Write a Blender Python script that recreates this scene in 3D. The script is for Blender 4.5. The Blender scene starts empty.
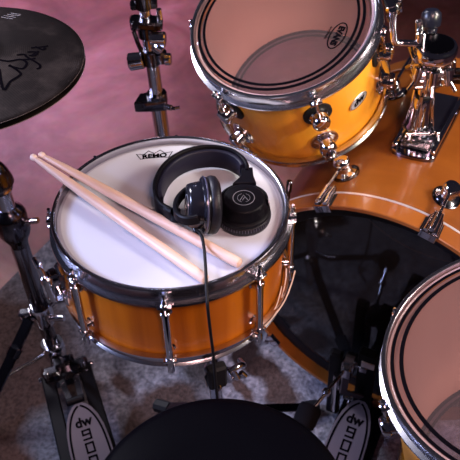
import bpy, bmesh, math, random
from mathutils import Vector, Matrix
random.seed(5)
PI = math.pi
SC = bpy.context.scene
COL = SC.collection
R = math.radians

# ------------------------------------------------------------------ materials
def new_mat(name):
    m = bpy.data.materials.new(name); m.use_nodes = True
    nt = m.node_tree
    return m, nt, nt.nodes['Principled BSDF']

def plain(name, col, rough=.5, metal=0., coat=0., spec=.5, bump=None, sheen=0.):
    m, nt, b = new_mat(name)
    b.inputs['Base Color'].default_value = (*col, 1)
    b.inputs['Roughness'].default_value = rough
    b.inputs['Metallic'].default_value = metal
    b.inputs['Coat Weight'].default_value = coat
    b.inputs['Coat Roughness'].default_value = .06
    b.inputs['Specular IOR Level'].default_value = spec
    b.inputs['Sheen Weight'].default_value = sheen
    if bump:
        tc = nt.nodes.new('ShaderNodeTexCoord'); n = nt.nodes.new('ShaderNodeTexNoise')
        n.inputs['Scale'].default_value = bump[0]; n.inputs['Detail'].default_value = 4
        bp = nt.nodes.new('ShaderNodeBump'); bp.inputs['Strength'].default_value = bump[1]
        bp.inputs['Distance'].default_value = bump[2]
        nt.links.new(tc.outputs['Object'], n.inputs['Vector'])
        nt.links.new(n.outputs['Fac'], bp.inputs['Height'])
        nt.links.new(bp.outputs['Normal'], b.inputs['Normal'])
    return m

def ramp(nt, stops):
    r = nt.nodes.new('ShaderNodeValToRGB')
    els = r.color_ramp.elements
    while len(els) < len(stops): els.new(.5)
    for e, (p, c) in zip(els, stops):
        e.position = p; e.color = (*c, 1)
    return r

def wood(name, c0, c1, c2, scale, rough=.3, coat=.0, spec=.5, nscale=1.):
    m, nt, b = new_mat(name)
    tc = nt.nodes.new('ShaderNodeTexCoord'); mp = nt.nodes.new('ShaderNodeMapping')
    mp.inputs['Scale'].default_value = scale
    n = nt.nodes.new('ShaderNodeTexNoise'); n.inputs['Scale'].default_value = nscale
    n.inputs['Detail'].default_value = 6; n.inputs['Distortion'].default_value = .6
    r = ramp(nt, [(.3, c0), (.5, c1), (.72, c2)])
    nt.links.new(tc.outputs['Object'], mp.inputs['Vector'])
    nt.links.new(mp.outputs['Vector'], n.inputs['Vector'])
    nt.links.new(n.outputs['Fac'], r.inputs['Fac'])
    nt.links.new(r.outputs['Color'], b.inputs['Base Color'])
    b.inputs['Roughness'].default_value = rough
    b.inputs['Coat Weight'].default_value = coat; b.inputs['Coat Roughness'].default_value = .08
    b.inputs['Specular IOR Level'].default_value = spec
    return m

def film(name, tint, haze_col, haze, rough=.06, ior=1.5):
    """clear plastic drum head: lets light straight through, a little haze, a fresnel reflection"""
    m = bpy.data.materials.new(name); m.use_nodes = True
    nt = m.node_tree; nt.nodes.clear()
    out = nt.nodes.new('ShaderNodeOutputMaterial')
    tr = nt.nodes.new('ShaderNodeBsdfTransparent'); tr.inputs['Color'].default_value = (*tint, 1)
    df = nt.nodes.new('ShaderNodeBsdfDiffuse'); df.inputs['Color'].default_value = (*haze_col, 1)
    gl = nt.nodes.new('ShaderNodeBsdfGlossy'); gl.inputs['Roughness'].default_value = rough
    fr = nt.nodes.new('ShaderNodeFresnel'); fr.inputs['IOR'].default_value = ior
    m1 = nt.nodes.new('ShaderNodeMixShader'); m1.inputs[0].default_value = haze
    m2 = nt.nodes.new('ShaderNodeMixShader')
    nt.links.new(tr.outputs[0], m1.inputs[1]); nt.links.new(df.outputs[0], m1.inputs[2])
    nt.links.new(fr.outputs[0], m2.inputs[0]); nt.links.new(m1.outputs[0], m2.inputs[1])
    nt.links.new(gl.outputs[0], m2.inputs[2]); nt.links.new(m2.outputs[0], out.inputs['Surface'])
    return m

CHROME = plain('chrome', (.62, .61, .65), .10, 1.)
HOOPCHROME = plain('hoop chrome', (.58, .57, .62), .20, 1.)
CHROME_SOFT = plain('chrome satin', (.38, .37, .40), .25, 1.)
DARKMETAL = plain('black and dimmed metal', (.10, .095, .11), .14, 1.)  # dark tone stands for chrome mirroring a dark room; also black metal parts
STEEL = plain('pedal steel', (.11, .088, .105), .45, .5)
BLACK = plain('black plastic', (.0030, .0026, .0045), .46, spec=.10)
DIMCHROME = plain('dimmed chrome', (.22, .21, .235), .16, 1.)  # chrome darkened to carry the reflection of a dark room
BLACKMATT = plain('matt black steel', (.004, .0035, .005), .5, spec=.12)
BLACK_GLOSS = plain('black gloss', (.008, .008, .012), .16)
RUBBER = plain('black rubber', (.006, .0055, .007), .6, spec=.2)
LEATHER = plain('black leatherette', (.006, .0055, .010), .45, spec=.3, bump=(260, .25, .002))
VINYL = plain('throne vinyl', (.001, .0009, .002), .5, spec=.03, bump=(420, .15, .002))
PADIN = plain('headband lining', (.007, .0065, .018), .5, spec=.25)
INK = plain('black ink', (.003, .0025, .0035), .9, spec=0)
INKGREY = plain('grey print', (.30, .27, .28), .6)
SILVERINK = plain('silver print', (.36, .35, .40), .35, .6)
PAPER = plain('white plate', (.72, .66, .70), .5)
BADGE = plain('badge metal', (.62, .60, .68), .3, .7)
BRASS = plain('brass screw', (.5, .32, .12), .25, 1.)
FELT = plain('dark felt', (.006, .0055, .007), .9, spec=.1)
HEADWHITE = plain('coated white drum head', (.49, .51, .575), .72, spec=.25, bump=(900, .06, .0008))
SNAREWIRE = plain('snare cord', (.62, .46, .38), .6)
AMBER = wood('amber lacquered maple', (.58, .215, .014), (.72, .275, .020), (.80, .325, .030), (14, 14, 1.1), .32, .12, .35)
AMBER_S = wood('amber lacquered maple, snare', (.25, .058, .0025), (.34, .087, .0035), (.46, .135, .0065), (26, 26, 1.2), .30, .10, .2)  # same maple as the toms, darkened for the weaker light on the snare
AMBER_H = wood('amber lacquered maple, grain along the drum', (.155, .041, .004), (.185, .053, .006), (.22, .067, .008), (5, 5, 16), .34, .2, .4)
MAPLE = wood('bare maple inside', (.84, .55, .46), (.89, .60, .51), (.92, .65, .55), (6, 6, 1.5), .5)
HOOPWOOD = wood('amber hoop', (.23, .066, .010), (.27, .083, .013), (.31, .10, .017), (6, 6, 6), .28, .5)
HICKORY = wood('pale hickory', (.58, .37, .26), (.70, .48, .37), (.78, .58, .47), (60, 60, 5), .42)
CLEARFILM = film('clear drum film', (.97, .93, .92), (.80, .56, .50), .05, .10, 1.45)
COLLARFILM = film('hazy head collar', (.95, .88, .88), (.80, .55, .54), .55, .12, 1.45)
RESOFILM = film('clear resonant film', (.68, .56, .68), (.50, .34, .46), .10, .10, 1.45)
SMOKEFILM = film('smoky bass drum film', (.16, .15, .17), (.03, .03, .034), .35, .05, 1.62)

def cymbal_mat():
    m, nt, b = new_mat('dark patinated cymbal bronze')
    tc = nt.nodes.new('ShaderNodeTexCoord')
    n = nt.nodes.new('ShaderNodeTexNoise'); n.inputs['Scale'].default_value = 9; n.inputs['Detail'].default_value = 10; n.inputs['Roughness'].default_value = .68
    r = ramp(nt, [(.3, (.008, .005, .005)), (.52, (.022, .015, .014)), (.74, (.085, .063, .056))])
    ln = nt.nodes.new('ShaderNodeVectorMath'); ln.operation = 'LENGTH'
    w = nt.nodes.new('ShaderNodeMath'); w.operation = 'MULTIPLY'; w.inputs[1].default_value = 2200
    s = nt.nodes.new('ShaderNodeMath'); s.operation = 'SINE'
    bp = nt.nodes.new('ShaderNodeBump'); bp.inputs['Strength'].default_value = .10; bp.inputs['Distance'].default_value = .001
    nt.links.new(tc.outputs['Object'], n.inputs['Vector']); nt.links.new(n.outputs['Fac'], r.inputs['Fac'])
    nt.links.new(r.outputs['Color'], b.inputs['Base Color'])
    nt.links.new(tc.outputs['Object'], ln.inputs[0]); nt.links.new(ln.outputs['Value'], w.inputs[0])
    nt.links.new(w.outputs[0], s.inputs[0]); nt.links.new(s.outputs[0], bp.inputs['Height'])
    nt.links.new(bp.outputs['Normal'], b.inputs['Normal'])
    b.inputs['Metallic'].default_value = .9; b.inputs['Roughness'].default_value = .44
    return m
CYMBAL = cymbal_mat()

def floor_mat():
    m, nt, b = new_mat('stained polished concrete')
    tc = nt.nodes.new('ShaderNodeTexCoord')
    n = nt.nodes.new('ShaderNodeTexNoise'); n.inputs['Scale'].default_value = 2.6
    n.inputs['Detail'].default_value = 6; n.inputs['Roughness'].default_value = .62; n.inputs['Distortion'].default_value = .8
    r = ramp(nt, [(.30, (.135, .045, .040)), (.46, (.225, .085, .078)), (.60, (.33, .145, .135)), (.74, (.43, .23, .235))])
    n2 = nt.nodes.new('ShaderNodeTexNoise'); n2.inputs['Scale'].default_value = 30; n2.inputs['Detail'].default_value = 4
    mx = nt.nodes.new('ShaderNodeMix'); mx.data_type = 'RGBA'; mx.blend_type = 'OVERLAY'; mx.inputs['Factor'].default_value = .22
    nt.links.new(tc.outputs['Object'], n.inputs['Vector']); nt.links.new(n.outputs['Fac'], r.inputs['Fac'])
    nt.links.new(tc.outputs['Object'], n2.inputs['Vector'])
    nt.links.new(r.outputs['Color'], mx.inputs['A']); nt.links.new(n2.outputs['Color'], mx.inputs['B'])
    nt.links.new(mx.outputs['Result'], b.inputs['Base Color'])
    b.inputs['Roughness'].default_value = .48
    return m
FLOOR = floor_mat()

def rug_mat():
    """grey-blue shag with worn brown motifs and a painted leg shadow, placed in rug coordinates (world x, y)"""
    m, nt, b = new_mat('patterned shag rug')
    geo = nt.nodes.new('ShaderNodeNewGeometry')
    nz = nt.nodes.new('ShaderNodeTexNoise'); nz.inputs['Scale'].default_value = 9; nz.inputs['Detail'].default_value = 5
    off = nt.nodes.new('ShaderNodeVectorMath'); off.operation = 'SUBTRACT'; off.inputs[1].default_value = (.5, .5, .5)
    sc = nt.nodes.new('ShaderNodeVectorMath'); sc.operation = 'SCALE'; sc.inputs['Scale'].default_value = .09
    ad = nt.nodes.new('ShaderNodeVectorMath'); ad.operation = 'ADD'
    nt.links.new(geo.outputs['Position'], nz.inputs['Vector'])
    nt.links.new(nz.outputs['Color'], off.inputs[0]); nt.links.new(off.outputs[0], sc.inputs[0])
    nt.links.new(geo.outputs['Position'], ad.inputs[0]); nt.links.new(sc.outputs[0], ad.inputs[1])
    def blob(x, y, rx, ry, rot, soft=.25):
        mp = nt.nodes.new('ShaderNodeMapping'); mp.vector_type = 'TEXTURE'
        mp.inputs['Location'].default_value = (x, y, 0); mp.inputs['Rotation'].default_value = (0, 0, R(rot))
        mp.inputs['Scale'].default_value = (rx, ry, 1)
        z0 = nt.nodes.new('ShaderNodeVectorMath'); z0.operation = 'MULTIPLY'; z0.inputs[1].default_value = (1, 1, 0)
        ln = nt.nodes.new('ShaderNodeVectorMath'); ln.operation = 'LENGTH'
        mr = nt.nodes.new('ShaderNodeMapRange'); mr.inputs['From Min'].default_value = 1 + soft
        mr.inputs['From Max'].default_value = 1 - soft
        nt.links.new(ad.outputs[0], mp.inputs['Vector']); nt.links.new(mp.outputs[0], z0.inputs[0])
        nt.links.new(z0.outputs[0], ln.inputs[0]); nt.links.new(ln.outputs['Value'], mr.inputs['Value'])
        return mr.outputs['Result']
    base = ramp(nt, [(.30, (.13, .125, .155)), (.5, (.21, .20, .235)), (.7, (.30, .285, .33))])
    nb = nt.nodes.new('ShaderNodeTexNoise'); nb.inputs['Scale'].default_value = 55; nb.inputs['Detail'].default_value = 5
    nt.links.new(geo.outputs['Position'], nb.inputs['Vector']); nt.links.new(nb.outputs['Fac'], base.inputs['Fac'])
    cur = base.outputs['Color']
    for (x, y, rx, ry, rot, col) in RUGSPOTS:
        f = blob(x, y, rx, ry, rot)
        mx = nt.nodes.new('ShaderNodeMix'); mx.data_type = 'RGBA'; mx.inputs['B'].default_value = (*col, 1)
        nt.links.new(f, mx.inputs['Factor']); nt.links.new(cur, mx.inputs['A']); cur = mx.outputs['Result']
    mu = nt.nodes.new('ShaderNodeMix'); mu.data_type = 'RGBA'; mu.blend_type = 'MULTIPLY'; mu.inputs['Factor'].default_value = .8
    fr = ramp(nt, [(.32, (.35, .35, .35)), (.62, (1, 1, 1))])
    nf = nt.nodes.new('ShaderNodeTexNoise'); nf.inputs['Scale'].default_value = 120; nf.inputs['Detail'].default_value = 6
    nt.links.new(geo.outputs['Position'], nf.inputs['Vector']); nt.links.new(nf.outputs['Fac'], fr.inputs['Fac'])
    nt.links.new(cur, mu.inputs['A']); nt.links.new(fr.outputs['Color'], mu.inputs['B'])
    nt.links.new(mu.outputs['Result'], b.inputs['Base Color'])
    b.inputs['Roughness'].default_value = .95; b.inputs['Specular IOR Level'].default_value = .1
    bp = nt.nodes.new('ShaderNodeBump'); bp.inputs['Strength'].default_value = .8; bp.inputs['Distance'].default_value = .006
    nt.links.new(nf.outputs['Fac'], bp.inputs['Height']); nt.links.new(bp.outputs['Normal'], b.inputs['Normal'])
    return m

# ------------------------------------------------------------------ mesh helpers
def frame(n, origin=(0, 0, 0), xref=(1, 0, 0)):
    n = Vector(n).normalized(); x = Vector(xref); x = (x - n * x.dot(n)).normalized(); y = n.cross(x)
    M = Matrix.Identity(4)
    for i in range(3):
        M[i][0], M[i][1], M[i][2], M[i][3] = x[i], y[i], n[i], origin[i]
    return M

def T(x, y, z): return Matrix.Translation((x, y, z))
def RZ(a): return Matrix.Rotation(a, 4, 'Z')
def RX(a): return Matrix.Rotation(a, 4, 'X')
def RY(a): return Matrix.Rotation(a, 4, 'Y')
I4 = Matrix.Identity(4)

def radial(ang, r, z):
    """frame on a drum's side: local z points outwards, local y up the drum's axis, x along the rim"""
    a = R(ang); n = Vector((math.cos(a), math.sin(a), 0)); up = Vector((0, 0, 1)); x = up.cross(n)
    M = Matrix.Identity(4)
    for i in range(3):
        M[i][0], M[i][1], M[i][2] = x[i], up[i], n[i]
    M[0][3], M[1][3], M[2][3] = n.x * r, n.y * r, z
    return M

class MB:
    def __init__(s): s.bm = bmesh.new()
    def lathe(s, prof, M=I4, segs=48, loop=False, a0=0., a1=2 * PI):
        bm = s.bm; full = abs(a1 - a0 - 2 * PI) < 1e-6
        n = segs if full else segs + 1
        rings = []
        for (r, z) in prof:
            if abs(r) < 1e-7 and full:
                rings.append([bm.verts.new(M @ Vector((0, 0, z)))])
            else:
                rings.append([bm.verts.new(M @ Vector((r * math.cos(a0 + (a1 - a0) * i / segs), r * math.sin(a0 + (a1 - a0) * i / segs), z))) for i in range(n)])
        pairs = list(zip(rings, rings[1:]))
        if loop: pairs.append((rings[-1], rings[0]))
        for A, B in pairs:
            m = segs
            for i in range(m):
                j = (i + 1) % n if full else i + 1
                try:
                    if len(A) == 1 and len(B) == 1: continue
                    if len(A) == 1: bm.faces.new((A[0], B[j], B[i]))
                    elif len(B) == 1: bm.faces.new((A[i], A[j], B[0]))
                    else: bm.faces.new((A[i], A[j], B[j], B[i]))
                except ValueError: pass
        if loop and not full:
            bm.faces.new([q[0] for q in rings]); bm.faces.new([q[-1] for q in reversed(rings)])
        return s
    def cyl(s, p0, p1, r0, r1=None, segs=20, bevel=0., M=I4):
        p0 = Vector(p0); p1 = Vector(p1); r1 = r0 if r1 is None else r1
        d = p1 - p0; L = d.length
        ref = (1, 0, 0) if abs(d.normalized().x) < .9 else (0, 1, 0)
        F = frame(d, p0, ref)
        if bevel: pr = [(0, 0), (r0 - bevel, 0), (r0, bevel), (r1, L - bevel), (r1 - bevel, L), (0, L)]
        else: pr = [(0, 0), (r0, 0), (r1, L), (0, L)]
        return s.lathe(pr, M @ F, segs)
    def ball(s, c, r, M=I4, sz=1., segs=20):
        k = 10
        return s.lathe([(r * math.sin(PI * i / k), -r * sz * math.cos(PI * i / k)) for i in range(k + 1)], M @ T(*c), segs)
    def box(s, size, M=I4, bevel=0.):
        hx, hy, hz = [q / 2 for q in size]
        if bevel <= 0:
            vs = [s.bm.verts.new(M @ Vector((x * hx, y * hy, z * hz))) for x in (-1, 1) for y in (-1, 1) for z in (-1, 1)]
            for f in ((0, 1, 3, 2), (4, 6, 7, 5), (0, 4, 5, 1), (2, 3, 7, 6), (0, 2, 6, 4), (1, 5, 7, 3)):
                s.bm.faces.new([vs[i] for i in f])
        else:
            b = min(bevel, hx * .9, hy * .9, hz * .9)
            pts = []
            for (sx, sy, c0) in ((1, 1, 0), (-1, 1, 90), (-1, -1, 180), (1, -1, 270)):
                for k in range(3):
                    a = R(c0 + 45 * k); pts.append((sx * (hx - b) + b * math.cos(a), sy * (hy - b) + b * math.sin(a)))
            s.prism(pts, -hz, hz, M, b)
        return s
    def prism(s, pts, z0, z1, M=I4, bevel=0., shrink=None):
        """closed 2-D outline extruded in z; bevel chamfers both rims"""
        n = len(pts); cx = sum(p[0] for p in pts) / n; cy = sum(p[1] for p in pts) / n
        ext = max(max(abs(p[0] - cx), abs(p[1] - cy)) for p in pts)
        def ring(z, b):
            o = []
            for i, p in enumerate(pts):
                a = Vector(pts[i - 1]); q = Vector(p); c = Vector(pts[(i + 1) % n])
                d = Vector((c.x - a.x, c.y - a.y)); nn = Vector((d.y, -d.x)); nn = nn.normalized() if nn.length else nn
                o.append(s.bm.verts.new(M @ Vector((q.x - nn.x * b, q.y - nn.y * b, z))))
            return o
        area = sum(pts[i - 1][0] * pts[i][1] - pts[i][0] * pts[i - 1][1] for i in range(n))
        if area < 0: pts = list(reversed(pts))
        rs = [ring(z0, bevel), ring(z0 + bevel, 0), ring(z1 - bevel, 0), ring(z1, bevel)] if bevel else [ring(z0, 0), ring(z1, 0)]
        for A, B in zip(rs, rs[1:]):
            for i in range(n):
                j = (i + 1) % n; s.bm.faces.new((A[i], A[j], B[j], B[i]))
        s.bm.faces.new(list(reversed(rs[0]))); s.bm.faces.new(rs[-1])
        return s
    def tube(s, pts, r, segs=12, M=I4, closed=False, flat=None, up=None):
        """round (or flat=(half width, half height)) sweep along points"""
        P = [Vector(p) for p in pts]; n = len(P)
        rad = r if isinstance(r, (list, tuple)) else [r] * n
        rings = []; prev = None
        for i in range(n):
            if closed: d = P[(i + 1) % n] - P[i - 1]
            else: d = P[min(i + 1, n - 1)] - P[max(i - 1, 0)]
            d.normalize()
            if up is not None:
                v = Vector(up); v = (v - d * v.dot(d)).normalized(); u = d.cross(v)
            else:
                if prev is None:
                    prev = Vector((0, 0, 1)) if abs(d.z) < .9 else Vector((1, 0, 0))
                u = (prev - d * prev.dot(d)).normalized(); prev = u; v = d.cross(u)
            if flat:
                a, b = flat if not callable(flat) else flat(i / (n - 1)); k = min(a, b) * .5
                sec = [(a, b - k), (a - k, b), (-a + k, b), (-a, b - k), (-a, -b + k), (-a + k, -b), (a - k, -b), (a, -b + k)]
            else:
                sec = [(rad[i] * math.cos(2 * PI * j / segs), rad[i] * math.sin(2 * PI * j / segs)) for j in range(segs)]
            rings.append([s.bm.verts.new(M @ (P[i] + u * x + v * y)) for x, y in sec])
        m = len(rings[0])
        for i in range(n if closed else n - 1):
            A, B = rings[i], rings[(i + 1) % n]
            for j in range(m):
                k = (j + 1) % m; s.bm.faces.new((A[j], A[k], B[k], B[j]))
        if not closed:
            s.bm.faces.new(list(reversed(rings[0]))); s.bm.faces.new(rings[-1])
        return s
    def ribbon(s, pts, w, M=I4, z=0., h=.0003, closed=False):
        """thin printed line of width w in the xy plane"""
        P = [Vector((p[0], p[1])) for p in pts]; n = len(P); L = []
        for i in range(n):
            d = (P[(i + 1) % n] - P[i - 1]) if closed else (P[min(i + 1, n - 1)] - P[max(i - 1, 0)])
            d = d.normalized(); nn = Vector((-d.y, d.x)) * (w / 2)
            a, b = P[i] + nn, P[i] - nn
            L.append([s.bm.verts.new(M @ Vector((q.x, q.y, zz))) for q, zz in ((a, z), (b, z), (b, z + h), (a, z + h))])
        for i in range(n if closed else n - 1):
            A, B = L[i], L[(i + 1) % n]
            for j in range(4):
                k = (j + 1) % 4; s.bm.faces.new((A[j], A[k], B[k], B[j]))
        if not closed:
            s.bm.faces.new(L[0]); s.bm.faces.new(list(reversed(L[-1])))
        return s
    def build(s, name, mat, parent=None, smooth=40, M=None):
        bm = s.bm
        if M is not None: bm.transform(M)
        bmesh.ops.recalc_face_normals(bm, faces=bm.faces)
        me = bpy.data.meshes.new(name); bm.to_mesh(me); bm.free()
        me.materials.append(mat)
        if smooth:
            me.shade_smooth(); me.set_sharp_from_angle(angle=R(smooth))
        o = bpy.data.objects.new(name, me); COL.objects.link(o)
        if parent is not None: o.parent = parent
        return o

def spline(pts, k=8, closed=False):
    P = [Vector(p) for p in pts]; n = len(P); out = []
    rng = range(n) if closed else range(n - 1)
    for i in rng:
        if closed: a, b, c, d = P[i - 1], P[i], P[(i + 1) % n], P[(i + 2) % n]
        else: a, b, c, d = P[max(i - 1, 0)], P[i], P[i + 1], P[min(i + 2, n - 1)]
        for j in range(k):
            t = j / k
            out.append(.5 * ((2 * b) + (c - a) * t + (2 * a - 5 * b + 4 * c - d) * t * t + (3 * b - a - 3 * c + d) * t ** 3))
    if not closed: out.append(P[-1])
    return out

def thing(name, label, cat, M=I4, group=None):
    o = bpy.data.objects.new(name, None); COL.objects.link(o)
    o.empty_display_size = .05; o.matrix_world = M
    o['label'] = label; o['category'] = cat
    if group: o['group'] = group
    return o

def text(name, body, size, M, mat, parent, depth=.0004, shear=0., xs=1., bold=0.):
    cu = bpy.data.curves.new(name, 'FONT'); cu.body = body; cu.size = size
    cu.align_x = 'CENTER'; cu.align_y = 'CENTER'; cu.extrude = depth; cu.shear = shear; cu.offset = bold
    cu.resolution_u = 3
    t = bpy.data.objects.new(name, cu); COL.objects.link(t)
    me = bpy.data.meshes.new_from_object(t); bpy.data.objects.remove(t); bpy.data.curves.remove(cu)
    me.transform(M @ Matrix.Diagonal((xs, 1, 1, 1))); me.name = name
    me.materials.clear(); me.materials.append(mat)
    o = bpy.data.objects.new(name, me); COL.objects.link(o); o.parent = parent
    return o

def ellipse(a, b, n=40, rot=0., c=(0, 0)):
    cr, sr = math.cos(rot), math.sin(rot)
    return [(c[0] + a * math.cos(2 * PI * i / n) * cr - b * math.sin(2 * PI * i / n) * sr,
             c[1] + a * math.cos(2 * PI * i / n) * sr + b * math.sin(2 * PI * i / n) * cr) for i in range(n)]

# ------------------------------------------------------------------ camera
CAMR = Vector((.9975, -.0508, -.0494)); CAMF = Vector((0, .6971, -.7170)); CAMU = Vector((.0709, .7152, .6953))
cd = bpy.data.cameras.new('camera'); cam = bpy.data.objects.new('camera', cd); COL.objects.link(cam)
cd.sensor_width = 36; cd.lens = 778.82 / 460 * 36; cd.clip_start = .02; cd.clip_end = 60
cm = Matrix.Identity(4)
for i in range(3):
    cm[i][0], cm[i][1], cm[i][2] = CAMR[i], CAMU[i], -CAMF[i]
cm[2][3] = 1.4965
cam.matrix_world = cm
cd.dof.use_dof = True; cd.dof.focus_distance = 1.16; cd.dof.aperture_fstop = 10
SC.camera = cam

# ------------------------------------------------------------------ setting
fl = MB()
fl.box((9, 9, .1), T(0, 1.5, -.062))
o = fl.build('floor', FLOOR, smooth=0); o['kind'] = 'structure'

BRN = (.060, .034, .030); BRN2 = (.080, .050, .044); BLU = (.13, .14, .18)
RUGSPOTS = [
    (-.58, 1.06, .23, .27, 20, (.062, .038, .034)),
    (-.40, .86, .07, .10, 0, BLU),
    (-.50, .80, .05, .07, 10, BRN),
    (-.165, .93, .085, .045, 25, BRN2),
    (-.26, .985, .05, .018, -50, (.09, .06, .057)),
    (-.235, .88, .03, .06, 10, BRN2),
    (.048, 1.010, .026, .075, 38, (.038, .022, .020)),
    (.088, .945, .034, .060, 38, (.075, .048, .043)),
    (.02, 1.07, .035, .05, 0, (.020, .012, .012)),  # painted shadow of the snare stand's leg
    (-.005, .955, .018, .05, 30, BRN2),
    (-.08, 1.02, .05, .05, 0, (.06, .05, .052)),
]
RUG = rug_mat()
uu = Vector((.835, -.55, 0)); vv = Vector((-.55, -.835, 0)); c0 = Vector((-.400, 1.615, 0))
bm = bmesh.new(); NU, NV = 190, 190; LU, LV = 1.62, 1.62
from mathutils import noise
grid = []
for i in range(NU + 1):
    row = []
    for j in range(NV + 1):
        p = c0 + uu * (LU * i / NU) + vv * (LV * j / NV)
        edge = min(i, j, NU - i, NV - j)
        z = -.0005 - .004 * abs(noise.noise(p * 90)) - .002 * random.random()
        if edge == 0: z = -.012
        row.append(bm.verts.new((p.x, p.y, z)))
    grid.append(row)
for i in range(NU):
    for j in range(NV):
        bm.faces.new((grid[i][j], grid[i][j + 1], grid[i + 1][j + 1], grid[i + 1][j]))
m_ = MB(); m_.bm.free(); m_.bm = bm
o = m_.build('rug', RUG, smooth=180)
o['label'] = 'grey-blue and brown patterned shag rug lying under the drum kit'; o['category'] = 'rug'

# ------------------------------------------------------------------ drum pieces
def hoop_profile(r, z, s=1, h=.028):
    """triple-flanged steel hoop; rim lip at height z, flange h below (s=-1 for the underside hoop)"""
    q = [(r - .0045, 0), (r - .0030, .0012), (r + .0015, .0012), (r + .0022, -.0008), (r + .0005, -.0026), (r - .0016, -.0045),
         (r - .0016, -h + .010), (r + .0008, -h + .0055), (r + .0080, -h + .0038), (r + .0084, -h + .0006), (r + .0012, -h + .0012),
         (r - .0040, -h + .0045), (r - .0046, -h + .012)]
    return [(a, z + s * b) for a, b in q]

def hoop_ear(mb, ang, r, z, s):
    M = radial(ang, r, z)
    mb.box((.021, .0042, .0150), M @ T(0, 0, .0075), .0012)
    mb.box((.028, .0034, .0080), M @ T(0, 0, .0030), .0012)

# ---------------------------------------------------------------- snare drum
SN = Vector((.0334, .0639, .9974)); SNH = .170
SNO = Vector((-.0905, .8838, .6541)) - SN * SNH
MS = frame(SN, SNO)
snare = thing('snare_drum', 'amber wooden snare drum with chrome hoops and white coated head, carrying headphones and sticks', 'snare drum', MS)
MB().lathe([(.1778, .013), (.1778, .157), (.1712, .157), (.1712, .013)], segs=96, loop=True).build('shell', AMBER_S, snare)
MB().lathe(hoop_profile(.1835, SNH - .001), segs=112, loop=True).build('top_hoop', HOOPCHROME, snare)
MB().lathe(hoop_profile(.1835, .001, -1), segs=112, loop=True).build('bottom_hoop', HOOPCHROME, snare)
hd = MB().lathe([(.1786, .1530), (.1780, .1565), (.1750, .1584), (.1700, .1588), (.12, .1590), (.06, .1590), (0, .1590),], segs=96).build('batter_head', HEADWHITE, snare, 60)
ring = MB().lathe([(.1782, .1570), (.1752, .1588), (.1722, .1592)], segs=96).build('head_collar', plain('hoop shade', (.33, .33, .40), .5), hd, 60)  # grey ring paints the hoop's shade around the head's edge
MB().lathe([(.1786, .017), (.1760, .0125), (.06, .0120), (0, .0120)], segs=72).build('resonant_head', RESOFILM, snare, 60)
SLUGS = [-137.5 + 45 * k for k in range(8)]
for a in SLUGS:
    M = radial(a, 0, 0)
    lg = MB()
    lg.cyl((0, .030, .1925), (0, .130, .1925), .0056, segs=16, bevel=.001, M=M)
    lg.cyl((0, .026, .1925), (0, .034, .1925), .0072, segs=16, bevel=.001, M=M)
    lg.cyl((0, .126, .1925), (0, .134, .1925), .0072, segs=16, bevel=.001, M=M)
    for z in (.040, .121):
        lg.lathe([(0, .1760), (.0090, .1772), (.0090, .1795), (.0062, .1812), (.0056, .1900), (0, .1900)], M @ T(0, z, 0), 18)
    l_ = lg.build('lug', CHROME, snare)
    rd = MB()
    rd.cyl((0, -.001, .1925), (0, .165, .1925), .0027, segs=10, M=M)
    rd.lathe([(0, .1470), (.0062, .1470), (.0062, .1490), (.0045, .1500), (.0036, .1512), (.0036, .1582), (0, .1590)], M @ T(0, 0, .1925) @ RX(-PI / 2), 14)
    rd.lathe([(0, .0), (.0052, .0), (.0056, .012), (.004, .022), (0, .023)], M @ T(0, 0, .1925) @ RX(-PI / 2), 14)
    rd.build('tension_rod', CHROME, l_)
    for ez in (.1450, .0260):
        er = MB(); hoop_ear(er, a, .1835, ez, 1); er.build('hoop_ear', CHROME, snare)
# strainer (throw-off) on the drummer's left
st = MB(); M = radial(-155, .1775, 0)
st.box((.034, .070, .016), M @ T(0, .085, .010), .004)
st.box((.022, .050, .014), M @ T(0, .093, .024), .003)
st.cyl((-.020, .080, .022), (.020, .080, .022), .0075, segs=16, M=M)
so = st.build('strainer', CHROME, snare)
lv = MB()
lv.tube(spline([(0, .092, .030), (.000, .112, .036), (.000, .130, .040), (.002, .142, .042)]), .0045, 10, M)
lv.box((.026, .007, .007), M @ T(0, .146, .044), .002)
lv.ball((.002, .143, .042), .0055, M)
lv.build('strainer_lever', CHROME, so)
kn = MB(); kn.cyl((0, .060, .030), (0, .105, .034), .008, segs=14, bevel=.002, M=M); kn.cyl((0, .100, .034), (0, .116, .034), .0105, segs=14, bevel=.002, M=M)
kn.build('adjusting_knob', CHROME, so)
bp_ = MB(); M = radial(14, .1775, 0)
bp_.box((.040, .040, .010), M @ T(0, .085, .005), .003)
bp_.box((.026, .012, .010), M @ T(0, .088, .013), .003)
bp_.cyl((0, .086, .016), (0, .150, .020), .0035, M=M); bp_.cyl((0, .146, .020), (0, .168, .021), .005, segs=12, bevel=.001, M=M)
bp_.build('butt_plate', DARKMETAL, snare)
cdm = MB()
cdm.tube(spline([(.120, -.138, .006), (.148, -.118, .018), (.172, -.092, .030), (.186, -.066, .040), (.196, -.040, .050)]), .0013, 8)
cdm.tube(spline([(.125, -.134, .010), (.160, -.098, .020), (.177, -.060, .034), (.183, -.030, .046)]), .0012, 8)
cdm.tube(spline([(.128, -.130, .014), (.158, -.101, .028), (.172, -.066, .042)]), .0010, 8)
cdm.build('snare_cord', SNAREWIRE, snare)
# maker's crown mark printed on the head
MC = T(-.0290, .1445, .1591) @ RZ(R(3))
cr = MB()
cr.ribbon([(-.031, .008), (-.024, -.0075), (-.012, -.0060), (0, -.0056), (.012, -.0060), (.024, -.0075), (.031, .008), (.018, .0055), (.010, .0150), (0, .0062),
           (-.010, .0150), (-.018, .0055)], .0017, MC, closed=True)
cr.build('crown_logo', INK, hd, 0)
text('brand_print', 'REMO', .0150, MC @ T(0, -.0008, .0002), INK, hd, .0002, 0, 1.05, .0006)

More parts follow.
